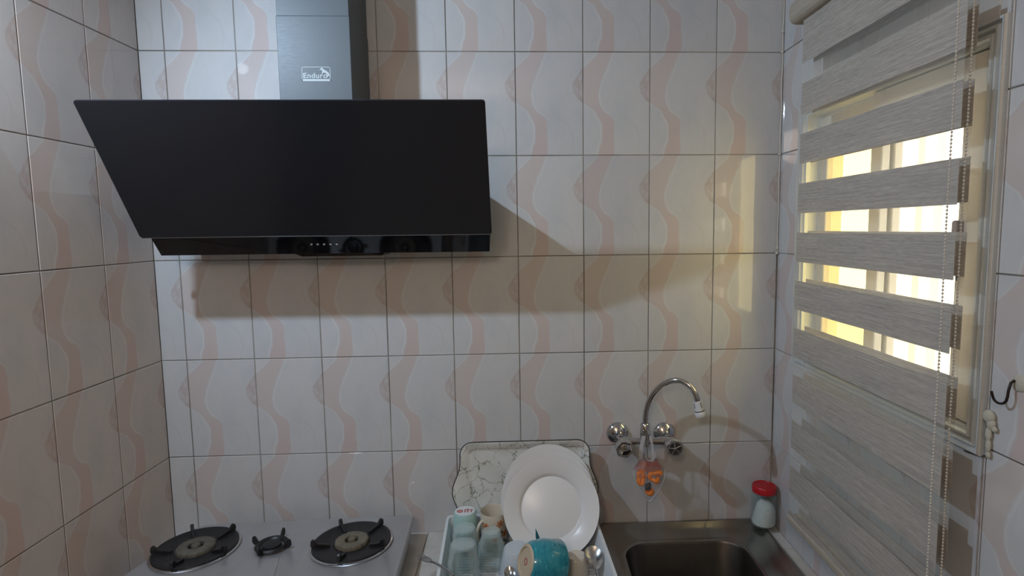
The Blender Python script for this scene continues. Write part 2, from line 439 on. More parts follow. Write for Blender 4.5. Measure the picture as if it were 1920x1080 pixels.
# left wall: u runs towards the back wall
lay(wall_left, lambda u, z: (XL, u, z), math.pi/2, [-TW*k for k in range(1, 7)], rows, (-1.2, 0, COUNTER-.02, CE), M_TILE_L)
# right wall: u runs away from the back wall, u = -y
lay(wall_right, lambda u, z: (XR, -u, z), -math.pi/2, [.0157+TW*k for k in range(-1, 6)], rows, (0, 1.2, COUNTER-.02, CE), M_TILE, hole=(-HY1, -HY0, HZ0, HZ1))

# ------------------------------------------------------------------ counter
SX0, SX1, SY0, SY1 = 1.236, 1.762, -.53, -.004       # sink outline
ct = tag(empty('countertop', ((XL+XR)/2, -.3, FL)), 'tiled kitchen counter carrying the gas hob, dish rack and sink', 'countertop')
m = MB(); z0, z1 = COUNTER-.04, COUNTER-.003
m.box(XL, SX0+.02, -.6, -.0005, z0, z1).box(SX1-.012, XR, -.6, -.0005, z0, z1).box(SX0+.02, SX1-.012, -.6, SY0+.02, z0, z1)
m.build('slab', M_GROUT, ct)
MB().box(XL+.004, 1.22, -.58, -.004, FL, z0).box(1.22, XR-.004, -.58, -.55, FL, z0).build('base', M_CREAM, ct)
def ctile(x0, x1, y0, y1):
    m = MB(); g = .0012
    m.box(x0+g, x1-g, y0+g, y1-g, COUNTER-.006, COUNTER).build('tile', M_CTILE, ct, bevel=.0008, seg=1)
for (a, b) in ((XL, .10), (.10, .40), (.40, .705), (.705, 1.0), (1.0, SX0+.02)):
    for (c, d) in ((-.6, -.285), (-.285, -.0005)): ctile(a, b, c, d)
for (c, d) in ((-.6, -.46), (-.46, -.16), (-.16, -.0005)): ctile(SX1+.003, XR-.0005, c, d)

# ------------------------------------------------------------------ sink
RZ = -1.455
sk = tag(empty('kitchen_sink', (1.47, -.27, COUNTER)), 'stainless steel inset sink under the wall faucet in the right corner', 'sink')
def rrect(x0, x1, y0, y1, r, n=8):
    P = []
    for (cx, cy, a0) in ((x1-r, y1-r, 0), (x0+r, y1-r, 90), (x0+r, y0+r, 180), (x1-r, y0+r, 270)):
        for k in range(n+1):
            a = math.radians(a0+90*k/n); P.append((cx+r*math.cos(a), cy+r*math.sin(a)))
    return P
def loops(mb, L, capend=True, capstart=False):
    n = len(L[0]); vs = [p for l in L for p in l]; fs = []
    for i in range(len(L)-1):
        for k in range(n): fs.append((i*n+k, i*n+(k+1) % n, (i+1)*n+(k+1) % n, (i+1)*n+k))
    if capend: fs.append(tuple((len(L)-1)*n+k for k in range(n)))
    if capstart: fs.append(tuple(range(n))[::-1])
    mb.add(vs, fs)
def rl(x0, x1, y0, y1, r, z): return [(p[0], p[1], z) for p in rrect(x0, x1, y0, y1, r)]
BX0, BX1, BY0, BY1 = 1.30, 1.652, -.47, -.122
m = MB()
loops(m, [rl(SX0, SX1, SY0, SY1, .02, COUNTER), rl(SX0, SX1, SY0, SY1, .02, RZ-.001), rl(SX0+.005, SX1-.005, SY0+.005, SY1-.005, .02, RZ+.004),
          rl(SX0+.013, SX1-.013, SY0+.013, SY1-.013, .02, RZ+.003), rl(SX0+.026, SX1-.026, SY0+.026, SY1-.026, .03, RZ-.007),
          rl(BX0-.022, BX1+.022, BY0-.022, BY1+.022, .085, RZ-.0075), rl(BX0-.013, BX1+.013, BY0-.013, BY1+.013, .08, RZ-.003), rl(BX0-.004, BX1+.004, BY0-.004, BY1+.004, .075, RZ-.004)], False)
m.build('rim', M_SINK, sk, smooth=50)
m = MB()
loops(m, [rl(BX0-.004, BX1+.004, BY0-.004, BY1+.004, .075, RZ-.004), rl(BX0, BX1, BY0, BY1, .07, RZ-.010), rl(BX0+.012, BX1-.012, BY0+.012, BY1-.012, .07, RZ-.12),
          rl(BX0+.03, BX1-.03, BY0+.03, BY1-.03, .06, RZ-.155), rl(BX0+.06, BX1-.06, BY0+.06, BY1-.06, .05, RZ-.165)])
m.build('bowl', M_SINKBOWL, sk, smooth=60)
m = MB(); m.lathe([(0, RZ-.168), (.02, RZ-.168), (.032, RZ-.162), (.036, RZ-.1645)], (1.476, -.3, 0)); m.build('drain', M_CHROME, sk, smooth=40)

# ------------------------------------------------------------------ range hood
hx0, hx1 = .033, .933
hood = tag(empty('range_hood', (.48, -.2, -.59)), 'black slanted-glass range hood with grey chimney above the gas hob', 'range hood')
# body with flat top behind the glass
m = MB(); prof = [(0, -.41), (-.280, -.41), (-.212, -.522), (-.150, -.528), (-.105, -.574), (0, -.574)]
m.prism(prof, (hx0+.03, 0, 0), (0, 1, 0), (0, 0, 1), (hx1-hx0-.06, 0, 0)); m.build('body', M_HOODBODY, hood, bevel=.002)
# glass panel: from (-.217,-.53) up and out to (-.405,-.227)
gt = Vector((0, -.188, .303)).normalized(); gn = Vector((0, -.303, -.188)).normalized()
m = MB(); Lg = math.hypot(.188, .303)
m.prism(rrect(hx0, hx1, 0, Lg, .007, 4), Vector((0, -.217, -.53)), (1, 0, 0), gt, -gn*.006)
glass = m.build('glass_panel', M_HOODGLASS, hood, bevel=.0012)
m = MB(); o = Vector((0, -.217, -.53))+gn*.0005-gt*.0015
m.prism([(hx0+.004, 0), (hx1-.002, 0), (hx1-.002, .0022), (hx0+.004, .0022)], o, (1, 0, 0), gt, -gn*.006); m.build('edge_trim', M_EDGE, hood)
# control strip, set back and parallel
m = MB(); o = Vector((0, -.127, -.58)); Lc = math.hypot(.045, .05); ctn = Vector((0, -.045, .05)).normalized(); cn = Vector((0, -.05, -.045)).normalized()
m.prism([(hx0-.006, 0), (hx1-.012, 0), (hx1-.006, Lc+.006), (hx0-.002, Lc+.006)], o, (1, 0, 0), ctn, -cn*.012)
ctrl = m.build('control_panel', M_HOODCTRL, hood, bevel=.0015)
for k in range(5):
    c = o+Vector((.441+.017*k, 0, 0))+ctn*(Lc*.56)
    m = MB(); m.lathe([(0, .0028), (.0028, .0026), (.0034, .0015), (.0036, 0)], c, cn, 16); m.build('button', M_BUTTON, ctrl, smooth=40)
m = MB(); m.prism([(.38, 0), (.63, 0), (.622, -.008), (.40, -.008)], Vector((0, -.118, -.579)), (1, 0, 0), (0, 0, 1), (0, .09, 0)); m.build('grease_tray', M_HOODCTRL, hood, bevel=.001)
# chimney
cx0, cx1, cd = .389, .5755, -.18
ch = MB().box(cx0, cx1, cd, -.0005, -.41, .034).build('chimney', M_CHIM, hood, bevel=.0015)
MB().box(cx0+.0015, cx1-.0015, cd+.0015, -.0005, .034, CE-.0005).build('chimney_extension', M_CHIM, hood, bevel=.001)
# printed mark on the chimney: outline, bar, word, leaping animal
lx0, lx1, lz0, lz1 = .4485, .5215, -.1295, -.0935; ly = cd-.0004
m = MB(); t = .0014
m.box(lx0, lx1, ly, cd, lz1-t, lz1).box(lx0, lx0+t, ly, cd, lz0, lz1).box(lx1-t, lx1, ly, cd, lz0, lz1).box(lx0, lx1, ly, cd, lz0, lz0+.0052)
logo = m.build('logo_frame', M_PRINT, ch)
cu = bpy.data.curves.new('word', 'FONT'); cu.body = 'Enduro'; cu.size = .0195; cu.offset = .00045; cu.extrude = .0002; cu.space_character = 1.06
tmp = bpy.data.objects.new('word', cu); COL.objects.link(tmp)
dg = bpy.context.evaluated_depsgraph_get(); wm = bpy.data.meshes.new_from_object(tmp.evaluated_get(dg)); bpy.data.objects.remove(tmp)
xs = [v.co.x for v in wm.vertices]; sx = .0615/(max(xs)-min(xs)); mnx = min(xs)
for v in wm.vertices: v.co = Vector(((v.co.x-mnx)*sx, -v.co.z, v.co.y*.92))
wm.materials.clear(); wm.materials.append(M_PRINT)
wo = bpy.data.objects.new('lettering', wm); COL.objects.link(wo); wo.parent = ch; wo.location = Vector((lx0+.0035, ly, lz0+.0078+ZO))-wloc(ch)
an = [(-.004, -.002), (.001, .0035), (.0035, .0025), (.008, -.002), (.014, -.005), (.0185, -.009), (.0215, -.016), (.0205, -.020), (.018, -.015), (.017, -.021), (.0155, -.0205), (.015, -.014), (.010, -.0095), (.005, -.009), (.0025, -.0135), (.001, -.013), (.0025, -.006), (.001, -.001), (-.003, -.0035)]
MB().prism(an, (lx0+.0495, cd, lz1-.0055), (1, 0, 0), (0, 0, 1), (0, -.0004, 0)).build('animal_emblem', M_PRINT, ch)

# ------------------------------------------------------------------ window in the right wall
win = struct(empty('window_1', (XR, -.47, -.915)))
OY0, OY1, OZ0, OZ1 = -.813, -.130, -.916, -.180
prof = [(0, .000), (0, -.008), (.002, -.012), (.006, -.012), (.009, -.003), (.012, -.003), (.014, -.012), (.018, -.012), (.021, -.003), (.024, -.003), (.026, -.011), (.030, -.011), (.033, -.004), (.036, -.004), (.038, -.004), (.038, .03), (.046, .03), (.046, .07)]
m = MB(); L = []
for o, h in prof: L.append([(XR+h, OY0+o, OZ0+o), (XR+h, OY1-o, OZ0+o), (XR+h, OY1-o, OZ1-o), (XR+h, OY0+o, OZ1-o)])
loops(m, L, False); fr = m.build('outer_frame', M_ALU, win)
IY0, IY1, IZ0, IZ1 = OY0+.04, OY1-.04, OZ0+.04, OZ1-.04
def sash(y0, y1, xa, wl, wrr, nm):
    m = MB(); xb = xa+.02
    m.box(xa, xb, y0, y0+wl, IZ0, IZ1).box(xa, xb, y1-wrr, y1, IZ0, IZ1).box(xa, xb, y0+wl, y1-wrr, IZ0, IZ0+.045).box(xa, xb, y0+wl, y1-wrr, IZ1-.045, IZ1)
    s = m.build('sash', M_SASH, win, bevel=.002, seg=1)
    m = MB(); m.box(xa+.008, xa+.012, y0+wl-.004, y1-wrr+.004, IZ0+.041, IZ1-.041); m.build('pane', M_PANE if nm == 'near' else M_PANE_Y, s)
    return s
s1 = sash(IY0, -.44, XR+.008, .062, .04, 'near')
s2 = sash(-.485, IY1, XR+.034, .04, .035, 'far')
m = MB(); m.prism(rrect(-.728, -.713, -.558, -.51, .006, 4), (XR+.0075, 0, 0), (0, 1, 0), (0, 0, 1), (-.012, 0, 0)); m.build('latch', M_BROWNPL, s1, bevel=.001)
m = MB(); m.box(XR+.004, XR+.0085, -.722, -.7195, -.62, -.558); m.build('latch_slot', M_BLACKPL, s1)
m = MB(); xa, xb = XR+.055, XR+.101; t = .012
m.box(xa, xb, HY0, HY0+t, HZ0, HZ1).box(xa, xb, HY1-t, HY1, HZ0, HZ1).box(xa, xb, HY0+t, HY1-t, HZ0, HZ0+t).box(xa, xb, HY0+t, HY1-t, HZ1-t, HZ1); m.build('reveal_lining', M_REVEAL, win)
# outside: yard posts and a wall in daylight
struct(MB().box(XR+.15, XR+9, -6, 9, FL-.1, FL).build('floor_yard', M_CREAM))
def post(y0, y1, x, lab): tag(MB().box(x, x+.05, y0, y1, FL, CE+.2).build('yard_post', M_WHITEPAINT, bevel=.004), lab, 'post')
post(1.36, 1.56, 3.2, 'broad pale post outside the window beyond the blind'); post(1.217, 1.31, 3.2, 'narrow pale post outside the window beside the broad post')

# ------------------------------------------------------------------ zebra blind
BXF, BXB = 1.735, 1.764; BY_L, BY_R = -.255, -.803
bl = tag(empty('zebra_blind', (1.75, -.53, -1.325)), 'beige striped zebra roller blind hanging over the window', 'blind')
PITCH, SH = .1265, .050
def band_x(xc, z0, z1, nm, mat, th, wav):
    BY_R = -.803 if xc < 1.75 else -.790
    # a strip with slight waviness
    m = MB(); n = 12; vs = []
    for i in range(n+1):
        y = BY_L+(BY_R-BY_L)*i/n; dx = .0012*math.sin(i*1.3+wav)
        vs += [(xc+dx, y, z0), (xc+dx, y, z1), (xc+dx+th, y, z0), (xc+dx+th, y, z1)]
    fs = []
    if th == 0:      # open mesh cloth: a single woven layer
        vs = [p for i, p in enumerate(vs) if i % 4 < 2]
        m.add(vs, [(2*i, 2*i+1, 2*i+3, 2*i+2) for i in range(n)]); m.build(nm, mat, bl); return
    for i in range(n):
        a, b = 4*i, 4*i+4
        fs += [(a, a+1, b+1, b), (a+2, b+2, b+3, a+3), (a+1, a+3, b+3, b+1), (a, b, b+2, a+2)]
    fs += [(0, 2, 3, 1), (4*n, 4*n+1, 4*n+3, 4*n+2)]
    m.add(vs, fs); m.build(nm, mat, bl)
zt = -.358+PITCH*2
tops = [zt-PITCH*k for k in range(10)]       # tops of the sheer strips
for xc, dz in ((BXF, 0), (BXB, .004)):
    prev = .02
    for k, t in enumerate(tops):
        band_x(xc, t+dz, prev, 'opaque_band', M_FAB, .0008, k)
        band_x(xc, t-SH+dz, t+dz, 'sheer_band', M_SHEER, 0, k)
        prev = t-SH+dz
    band_x(xc, -1.31, prev, 'opaque_band', M_FAB, .0008, 9)
m = MB(); m.prism(rrect(BXF-.004, BXB+.004, -1.330, -1.308, .006, 4), (0, BY_R, 0), (1, 0, 0), (0, 0, 1), (0, BY_L-BY_R, 0)); m.build('bottom_bar', M_RAIL, bl)
m = MB(); m.prism(rrect(BXF-.024, XR-.002, .002, .058, .018, 6), (0, BY_R-.03, 0), (1, 0, 0), (0, 0, 1), (0, BY_L-BY_R+.06, 0)); m.build('headrail', M_RAIL, bl, smooth=40)
m = MB()
for (xx, top) in ((1.7115, .01), (1.737, .01)):
    z = top; k = 0
    while z > -1.40:
        m.ball((xx, -.8125+.0006*math.sin(k*.09), z), .0022, 6, 4); z -= .0060; k += 1
for k in range(9):
    a = math.pi*k/9; m.ball((1.72425-.0128*math.cos(a), -.8125, -1.40-.0128*math.sin(a)), .0022, 6, 4)
o = m.build('bead_chain', M_BEAD, bl, smooth=80); o['kind'] = 'stuff'
m = MB()
for xx in (1.7115, 1.737): m.tube([(xx, -.8125, .01), (xx, -.8125, -1.40)], .0006, 5)
m.build('chain_cord', M_BEAD, bl)

# ------------------------------------------------------------------ wall hook, putty
hk = tag(empty('wall_hook', (1.79, -.866, -.81)), 'dark J-shaped metal hook stuck on the tiles right of the window', 'hook')
m = MB(); m.lathe([(0, .004), (.010, .0035), (.0135, .0015), (.0145, 0)], (XR, -.872, -.772), (-1, 0, 0), 20, sq=lambda a, r, h: 1+.06*math.sin(3*a)); m.build('base_disc', M_PUTTY, hk, smooth=50)
pts = [(XR-.004, -.866, -.768), (XR-.010, -.866, -.772), (XR-.013, -.866, -.785), (XR-.014, -.866, -.795)]
for k in range(8):
    a = math.pi*k/8; pts.append((XR-.0145-.009*(1-math.cos(a))/2-.000, -.866+.0085*(1-math.cos(a))/1, -.797-.011*math.sin(a)))
pts.append((XR-.026, -.848, -.790))
m = MB(); m.tube(pts, .0021, 10); m.build('hook_bend', M_HOOK, hk, smooth=60)
pt = tag(empty('putty_lump', (XR-.01, -.825, -.915)), 'lump of old cream putty at the window frame corner', 'putty')
m = MB()
for (y, z, r, sz) in ((-.823, -.842, .012, 1.0), (-.828, -.853, .009, 1.2), (-.835, -.860, .006, .9), (-.824, -.872, .0065, 2.0), (-.825, -.892, .0055, 2.2), (-.826, -.908, .005, 1.2)):
    m.ball((XR-.005, y, z), r, 12, 8, (.55, 1, sz))
m.build('lump', M_PUTTY, pt, smooth=80)
m = MB(); m.tube([(XR-.006, -.828, -.906), (XR-.004, -.818, -.913), (XR-.003, -.805, -.918), (XR-.003, -.79, -.92), (XR-.003, -.772, -.922)], .0011, 6); m.build('wire_end', M_DARKMESH, pt, smooth=60)

# ------------------------------------------------------------------ gas hob
TOP = -1.382
hob = tag(empty('gas_hob', (.33, -.28, COUNTER)), 'stainless tabletop gas cooker with black burners in the left corner', 'gas cooker')
outl = [(.661, -.05), (.672, -.058), (.690, -.45), (-.035, -.45), (-.020, -.36), (.020, -.165), (.030, -.115), (.040, -.088), (.056, -.074), (.075, -.068)]
m = MB(); L = []
def inset(P, d):
    n = len(P); c = Vector((sum(p[0] for p in P)/n, sum(p[1] for p in P)/n)); out = []
    for i in range(n):
        a = Vector(P[i-1]); b = Vector(P[i]); c2 = Vector(P[(i+1) % n])
        e1 = (b-a).normalized(); e2 = (c2-b).normalized(); n1 = Vector((e1.y, -e1.x)); n2 = Vector((e2.y, -e2.x)); bi = (n1+n2)
        bi = bi/max(.5, bi.length_squared/2)
        out.append(tuple(b+bi*d))
    return out
# orientation: outline runs clockwise seen from above, so (e.y,-e.x) points inward
def at(P, z): return [(p[0], p[1], z) for p in P]
loops(m, [at(inset(outl, .012), COUNTER+.012), at(inset(outl, .004), TOP-.028), at(outl, TOP-.010), at(outl, TOP-.003), at(inset(outl, .003), TOP+.001), at(inset(outl, .008), TOP+.001), at(inset(outl, .012), TOP-.001)], True, True)
m.build('body', M_HOB, hob, smooth=35)
for (x, y) in ((.08, -.13), (.62, -.11), (.02, -.41), (.65, -.41)):
    m = MB(); m.lathe([(0, COUNTER), (.013, COUNTER), (.015, COUNTER+.013), (0, COUNTER+.013)], (x, y, 0), n=16); m.build('foot', M_BLACKPL, hob, smooth=40)
def fin(mb, c, ang, r0, r1, h, th):
    """trivet prong standing on the dish at radius r0..r1"""
    d = Vector((math.cos(ang), math.sin(ang), 0)); s = Vector((-d.y, d.x, 0))*th
    poly = [(r0, .003), (r1-.012, .012), (r1-.006, h), (r1-.001, h+.003), (r1+.004, h-.001), (r1+.005, .008), (r1, .001), (r0, -.003)]
    mb.prism(poly, Vector(c)-s/2, d, (0, 0, 1), s)
def burner(x, y, R, a0, mcap, capr):
    c = (x, y, TOP)
    m = MB(); m.lathe([(R+.006, .000), (R+.007, .004), (R+.003, .006), (R-.001, .005)], c, n=64); m.build('drip_ring', M_CHROME, hob, smooth=50)
    m = MB(); m.lathe([(R, .0035), (R+.001, .009), (R-.004, .0115), (R-.010, .009), (R*.72, .0045), (R*.5, .002), (R*.47, .003), (R*.44, .001), (0, .001)], c, n=64); dish = m.build('pan_dish', M_IRON, hob, smooth=50)
    for k in range(5):
        m = MB(); fin(m, (x, y, TOP+.006), a0+2*math.pi*k/5, R*.55, R-.002, .021, .0085); m.build('pan_support', M_IRON, dish, bevel=.0012)
    m = MB(); n = 72
    m.lathe([(capr*.40, .004), (capr*.42, .013), (capr*.62, .0165), (capr*.95, .013), (capr, .010), (capr, .002)], c, n=n, sq=lambda a, r, h: 1+(.035 if r > capr*.9 and int(a/(2*math.pi)*36) % 2 else 0))
    cap = m.build('burner_ring', mcap, hob, smooth=40)
    m = MB(); m.lathe([(0, .0175), (capr*.20, .017), (capr*.25, .014), (capr*.25, .002)], c, n=32); m.build('burner_cap', mcap, cap, smooth=40)
burner(.108, -.203, .1035, math.radians(52), M_CAP, .047)
burner(.528, -.200, .1035, math.radians(52), M_BRASS, .044)
# small middle burner
c = (.312, -.204, TOP)
m = MB(); m.lathe([(0, .012), (.018, .0125), (.024, .010), (.026, .001)], c, n=36); m.build('burner_cap', M_IRON, hob, smooth=40)
m = MB(); m.lathe([(.040, .005), (.044, .008), (.040, .012), (.034, .010), (.030, .004)], c, n=40); tri = m.build('pan_dish', M_IRON, hob, smooth=50)
for k, a in enumerate((78, 168, 258, 348)):
    m = MB(); fin(m, (c[0], c[1], TOP+.003), math.radians(a), .032, .054, .022, .0045); m.build('pan_support', M_IRON, tri, bevel=.001)
# raised centre plate outline
m = MB(); m.prism([(.245, -.40), (.275, -.258), (.355, -.258), (.39, -.40)], (0, 0, TOP-.0012), (1, 0, 0), (0, 1, 0), (0, 0, .0022)); m.build('centre_plate', M_HOB, hob, bevel=.001)

# ------------------------------------------------------------------ faucet
fc = tag(empty('wall_faucet', (1.378, -.05, -1.2)), 'chrome two-handle wall faucet with tall swan-neck spout over the sink', 'faucet')
FYb = -.062
for i, (x, z) in enumerate(((1.304, -1.160), (1.452, -1.164))):
    m = MB(); m.lathe([(.036, 0), (.036, .003), (.031, .010), (.020, .017), (.013, .020), (.0125, .06)], (x, 0, z), (0, -1, 0), 36); m.build('escutcheon', M_CHROME, fc, smooth=50)
m = MB(); m.tube([(1.292, FYb, -1.163), (1.310, FYb, -1.163), (1.36, FYb, -1.165), (1.396, FYb, -1.165), (1.44, FYb, -1.166), (1.464, FYb, -1.167)], [.0135, .0135, .0105, .0105, .0135, .0135], 20)
m.tube([(1.378, FYb, -1.180), (1.378, FYb, -1.150), (1.378, FYb, -1.125)], [.013, .015, .0145], 20)
m.build('mixer_body', M_CHROME, fc, smooth=50)
ha = Vector((.04, -1, -.06)).normalized()
for i, x in enumerate((1.304, 1.452)):
    c = Vector((x, FYb-.005, -1.164))
    m = MB(); lobes = (lambda a, r, h: 1+(.055*math.cos(6*a) if h > .028 and r > .01 else 0))
    m.lathe([(.011, 0), (.011, .022), (.016, .026), (.0245, .030), (.0260, .050), (.0235, .054), (.019, .0545), (.016, .052), (0, .052)], c, ha, 48, sq=lobes)
    h = m.build('handle', M_CHROME, fc, smooth=50)
    if i == 1:
        m = MB(); u = ha.orthogonal().normalized(); q = ha.cross(u); cc = c+ha*.0545
        m.lathe([(0, .0006), (.0205, .0006), (.0205, -.001)], cc, ha, 28); m.build('handle_face', M_DARKMESH, h)
        m = MB()
        for k in range(5):
            a = 2*math.pi*k/5+.3; m.tube([cc+ha*.001, cc+ha*.001+(u*math.cos(a)+q*math.sin(a))*.020], .0021, 8)
        m.lathe([(.019, .0), (.019, .003), (.0235, .003), (.0235, 0)], cc, ha, 28)
        m.build('handle_spokes', M_CHROME, h, smooth=50)
    else:
        m = MB(); m.lathe([(0, .0022), (.015, .0018), (.0185, 0)], c+ha*.0535, ha, 28); m.build('handle_face', M_CHROME, h, smooth=40)
# spout: vertical riser, wide bow to the right and towards the viewer
B = Vector((1.378, FYb, -1.125)); tip = Vector((1.510, -.150, -1.028)); hd = Vector((tip.x-B.x, tip.y-B.y, 0)); Ls = hd.length; hd.normalize()
prof2 = [(0, 0), (.000, .03), (.004, .06), (.013, .09), (.029, .118), (.052, .142), (.078, .157), (.100, .162), (.122, .158), (.141, .145), (.153, .126), (.159, .105)]
pts = [B+hd*(a)+Vector((0, 0, b)) for a, b in prof2]
# smooth with catmull-rom
def cr(P, k=5):
    out = []
    for i in range(len(P)-1):
        p0, p1, p2, p3 = P[max(i-1, 0)], P[i], P[i+1], P[min(i+2, len(P)-1)]
        for j in range(k):
            t = j/k; out.append(.5*((2*p1)+(p2-p0)*t+(2*p0-5*p1+4*p2-p3)*t*t+(3*p1-p0-3*p2+p3)*t**3))
    out.append(P[-1]); return out
sp = cr([Vector(p) for p in pts])
m = MB(); m.tube(sp, .0085, 18); m.lathe([(.0145, -.004), (.0145, .014), (.010, .018)], B, (0, 0, 1), 24); spout = m.build('spout', M_CHROME, fc, smooth=50)
e = sp[-1]; ed = (sp[-1]-sp[-2]).normalized()
m = MB(); m.lathe([(.0095, -.004), (.0125, -.003), (.0135, .02), (.0135, .026), (.0155, .028), (.0155, .038), (.0135, .042), (0, .042)], e, ed, 28); noz = m.build('nozzle', M_WHITEPL, spout, smooth=45)
m = MB(); m.lathe([(.0138, .0235), (.0142, .0255), (.0138, .0275)], e, ed, 28)
for k in range(4):
    a = k*math.pi/2+.4; u = ed.orthogonal().normalized(); q = ed.cross(u); d = (u*math.cos(a)+q*math.sin(a))
    m.tube([e+d*.0126-ed*.001, e+d*.0136+ed*.014], .0009, 6)
m.build('nozzle_seams', M_DARKMESH, noz)

# ------------------------------------------------------------------ plastic bag with scourers hanging from the faucet
bag = tag(empty('plastic_bag', (1.38, -.09, -1.335)), 'small clear plastic bag hanging from the faucet with orange scourers inside', 'bag')
bc = Vector((1.379, -.092, 0))
secs = [(-1.205, .022, .006, 0), (-1.225, .034, .014, .001), (-1.245, .048, .022, .002), (-1.262, .050, .024, .002), (-1.285, .038, .022, .001), (-1.31, .022, .016, 0), (-1.328, .010, .009, .001), (-1.337, .002, .002, .002)]
m = MB(); L = []
for z, a, b, dx in secs:
    L.append([(bc.x+dx+a*math.cos(t)*(1+.06*math.sin(5*t+z*90)), bc.y+b*math.sin(t), z+.004*math.cos(2*t)) for t in [2*math.pi*k/32 for k in range(32)]])
loops(m, L); m.build('pouch', M_BAG, bag, smooth=80)
def strip(path, wd):
    m = MB(); pv = [Vector(p) for p in path]; vs = []; fs = []
    for i, p in enumerate(pv):
        t = (pv[min(i+1, len(pv)-1)]-pv[max(i-1, 0)]).normalized(); s = t.cross(Vector((0, -1, 0))).normalized()*wd/2; d = Vector((0, -.0008, 0))
        vs += [p-s, p+s, p+s+d, p-s+d]
    for i in range(len(pv)-1):
        a, b = 4*i, 4*i+4
        for k in range(4): fs.append((a+k, a+(k+1) % 4, b+(k+1) % 4, b+k))
    fs += [(0, 1, 2, 3), tuple(4*(len(pv)-1)+k for k in (3, 2, 1, 0))]
    return m.add(vs, fs)
for sgn, x0 in ((-1, 1.362), (1, 1.396)):
    path = []
    for k in range(13):
        t = k/12; path.append((x0+sgn*.010*math.sin(math.pi*t)*.4+(1.378-x0)*t*.45, -.084+.0*t, -1.222+.082*t))
    strip(path, .012 if sgn < 0 else .007).build('bag_handle', M_BAGHEM, bag)
loopp = [(1.388+.016*math.cos(a), -.089, -1.190+.026*math.sin(a)) for a in [math.radians(t) for t in range(200, 380, 15)]]
strip(loopp, .004).build('bag_handle', M_BAGHEM, bag)
m = MB(); L = []
for z, a, b in ((-1.212, .027, .009), (-1.225, .036, .016), (-1.240, .044, .021)):
    L.append([(bc.x+.002+a*math.cos(t), bc.y-.0012+b*math.sin(t)*1.04, z) for t in [2*math.pi*k/32 for k in range(32)]])
loops(m, L, False); m.build('red_film', M_REDFILM, bag, smooth=80)
hem = [(1.379-.047, -.106, -1.238), (1.379-.043, -.112, -1.262), (1.379-.028, -.115, -1.292), (1.379-.008, -.110, -1.325), (1.379+.008, -.108, -1.330), (1.379+.03, -.113, -1.297), (1.379+.046, -.113, -1.262), (1.379+.048, -.106, -1.240)]
m = MB(); m.tube(cr([Vector(p) for p in hem], 4), .0012, 6); m.build('bag_hem', M_BAGHEM, bag, smooth=60)
def curl(nm, c, r, n, rr, turns, ph, mat, lab, cat, tiltx):
    P = []
    for k in range(n):
        t = k/(n-1); a = ph+turns*2*math.pi*t
        w_ = 1+.35*math.sin(2.3*a+ph*3); P.append(Vector(c)+Vector((r*w_*math.cos(a)*(1-.5*t), -.004+.010*t*math.cos(a*2)*.6, r*w_*math.sin(a)*(1-.35*t)*1.15+tiltx*t)))
    m = MB(); m.tube(P, [rr*(.85+.15*math.sin(k*.8+ph)) for k in range(n)], 9); o = m.build(nm, mat, smooth=70); tag(o, lab, cat)
curl('scourer', (1.360, -.094, -1.264), .0135, 22, .0080, 1.05, 1.2, M_ORANGE, 'curled orange scourer on the left inside the hanging bag', 'scourer', -.004)
curl('scourer', (1.400, -.094, -1.262), .0150, 22, .0080, .95, .3, M_ORANGE, 'looped orange scourer on the right inside the hanging bag', 'scourer', -.002)
curl('scourer', (1.386, -.094, -1.304), .009, 18, .0078, .9, 2.2, M_ORANGE, 'orange scourer scrap at the bottom tip of the hanging bag', 'scourer', -.006)
m = MB()
for k in range(7):
    a = k*.9; m.tube([Vector((1.378+.010*math.cos(a+j*1.1)*.9, -.1065+.004*math.sin(j*2+a), -1.288+.011*math.sin(a*1.7+j*.9))) for j in range(6)], .0014, 6)
tag(m.build('wire_scrubber', M_DARKMESH, smooth=60), 'small dark wire scrubber among the orange scourers in the bag', 'scrubber')

# ------------------------------------------------------------------ salt jar
jar = tag(empty('salt_jar', (1.757, -.058, RZ)), 'glass jar of white powder with red lid in the sink corner', 'jar')
jx, jy, jz = 1.757, -.050, RZ+.0045
prof = [(0, .001), (.030, 0), (.036, .004), (.0385, .012), (.0385, .092), (.036, .104), (.0325, .110), (.0325, .120), (.0300, .120), (.0300, .110), (.0335, .103), (.0360, .091), (.0360, .012), (.034, .006), (0, .005)]
m = MB(); m.lathe(prof, (jx, jy, jz), n=40); m.build('jar_body', M_JAR, jar, smooth=50)
m = MB(); m.lathe([(0, .0055), (.0335, .0065), (.0356, .0125), (.0356, .050), (.030, .066), (.016, .078), (0, .081)], (jx, jy, jz), n=40, sq=lambda a, r, h: 1-(.16*(1+math.cos(a-2.4)) if .045 < h < .08 else 0)); m.build('powder', M_POWDER, jar, smooth=60)
m = MB(); m.lathe([(.0345, .108), (.036, .109), (.0365, .126), (.034, .1295), (.030, .1295), (.029, .1280), (0, .1280)], (jx, jy, jz), n=48, sq=lambda a, r, h: 1+(.012*math.cos(30*a) if r > .0355 else 0)); m.build('lid', M_RED, jar, smooth=40)

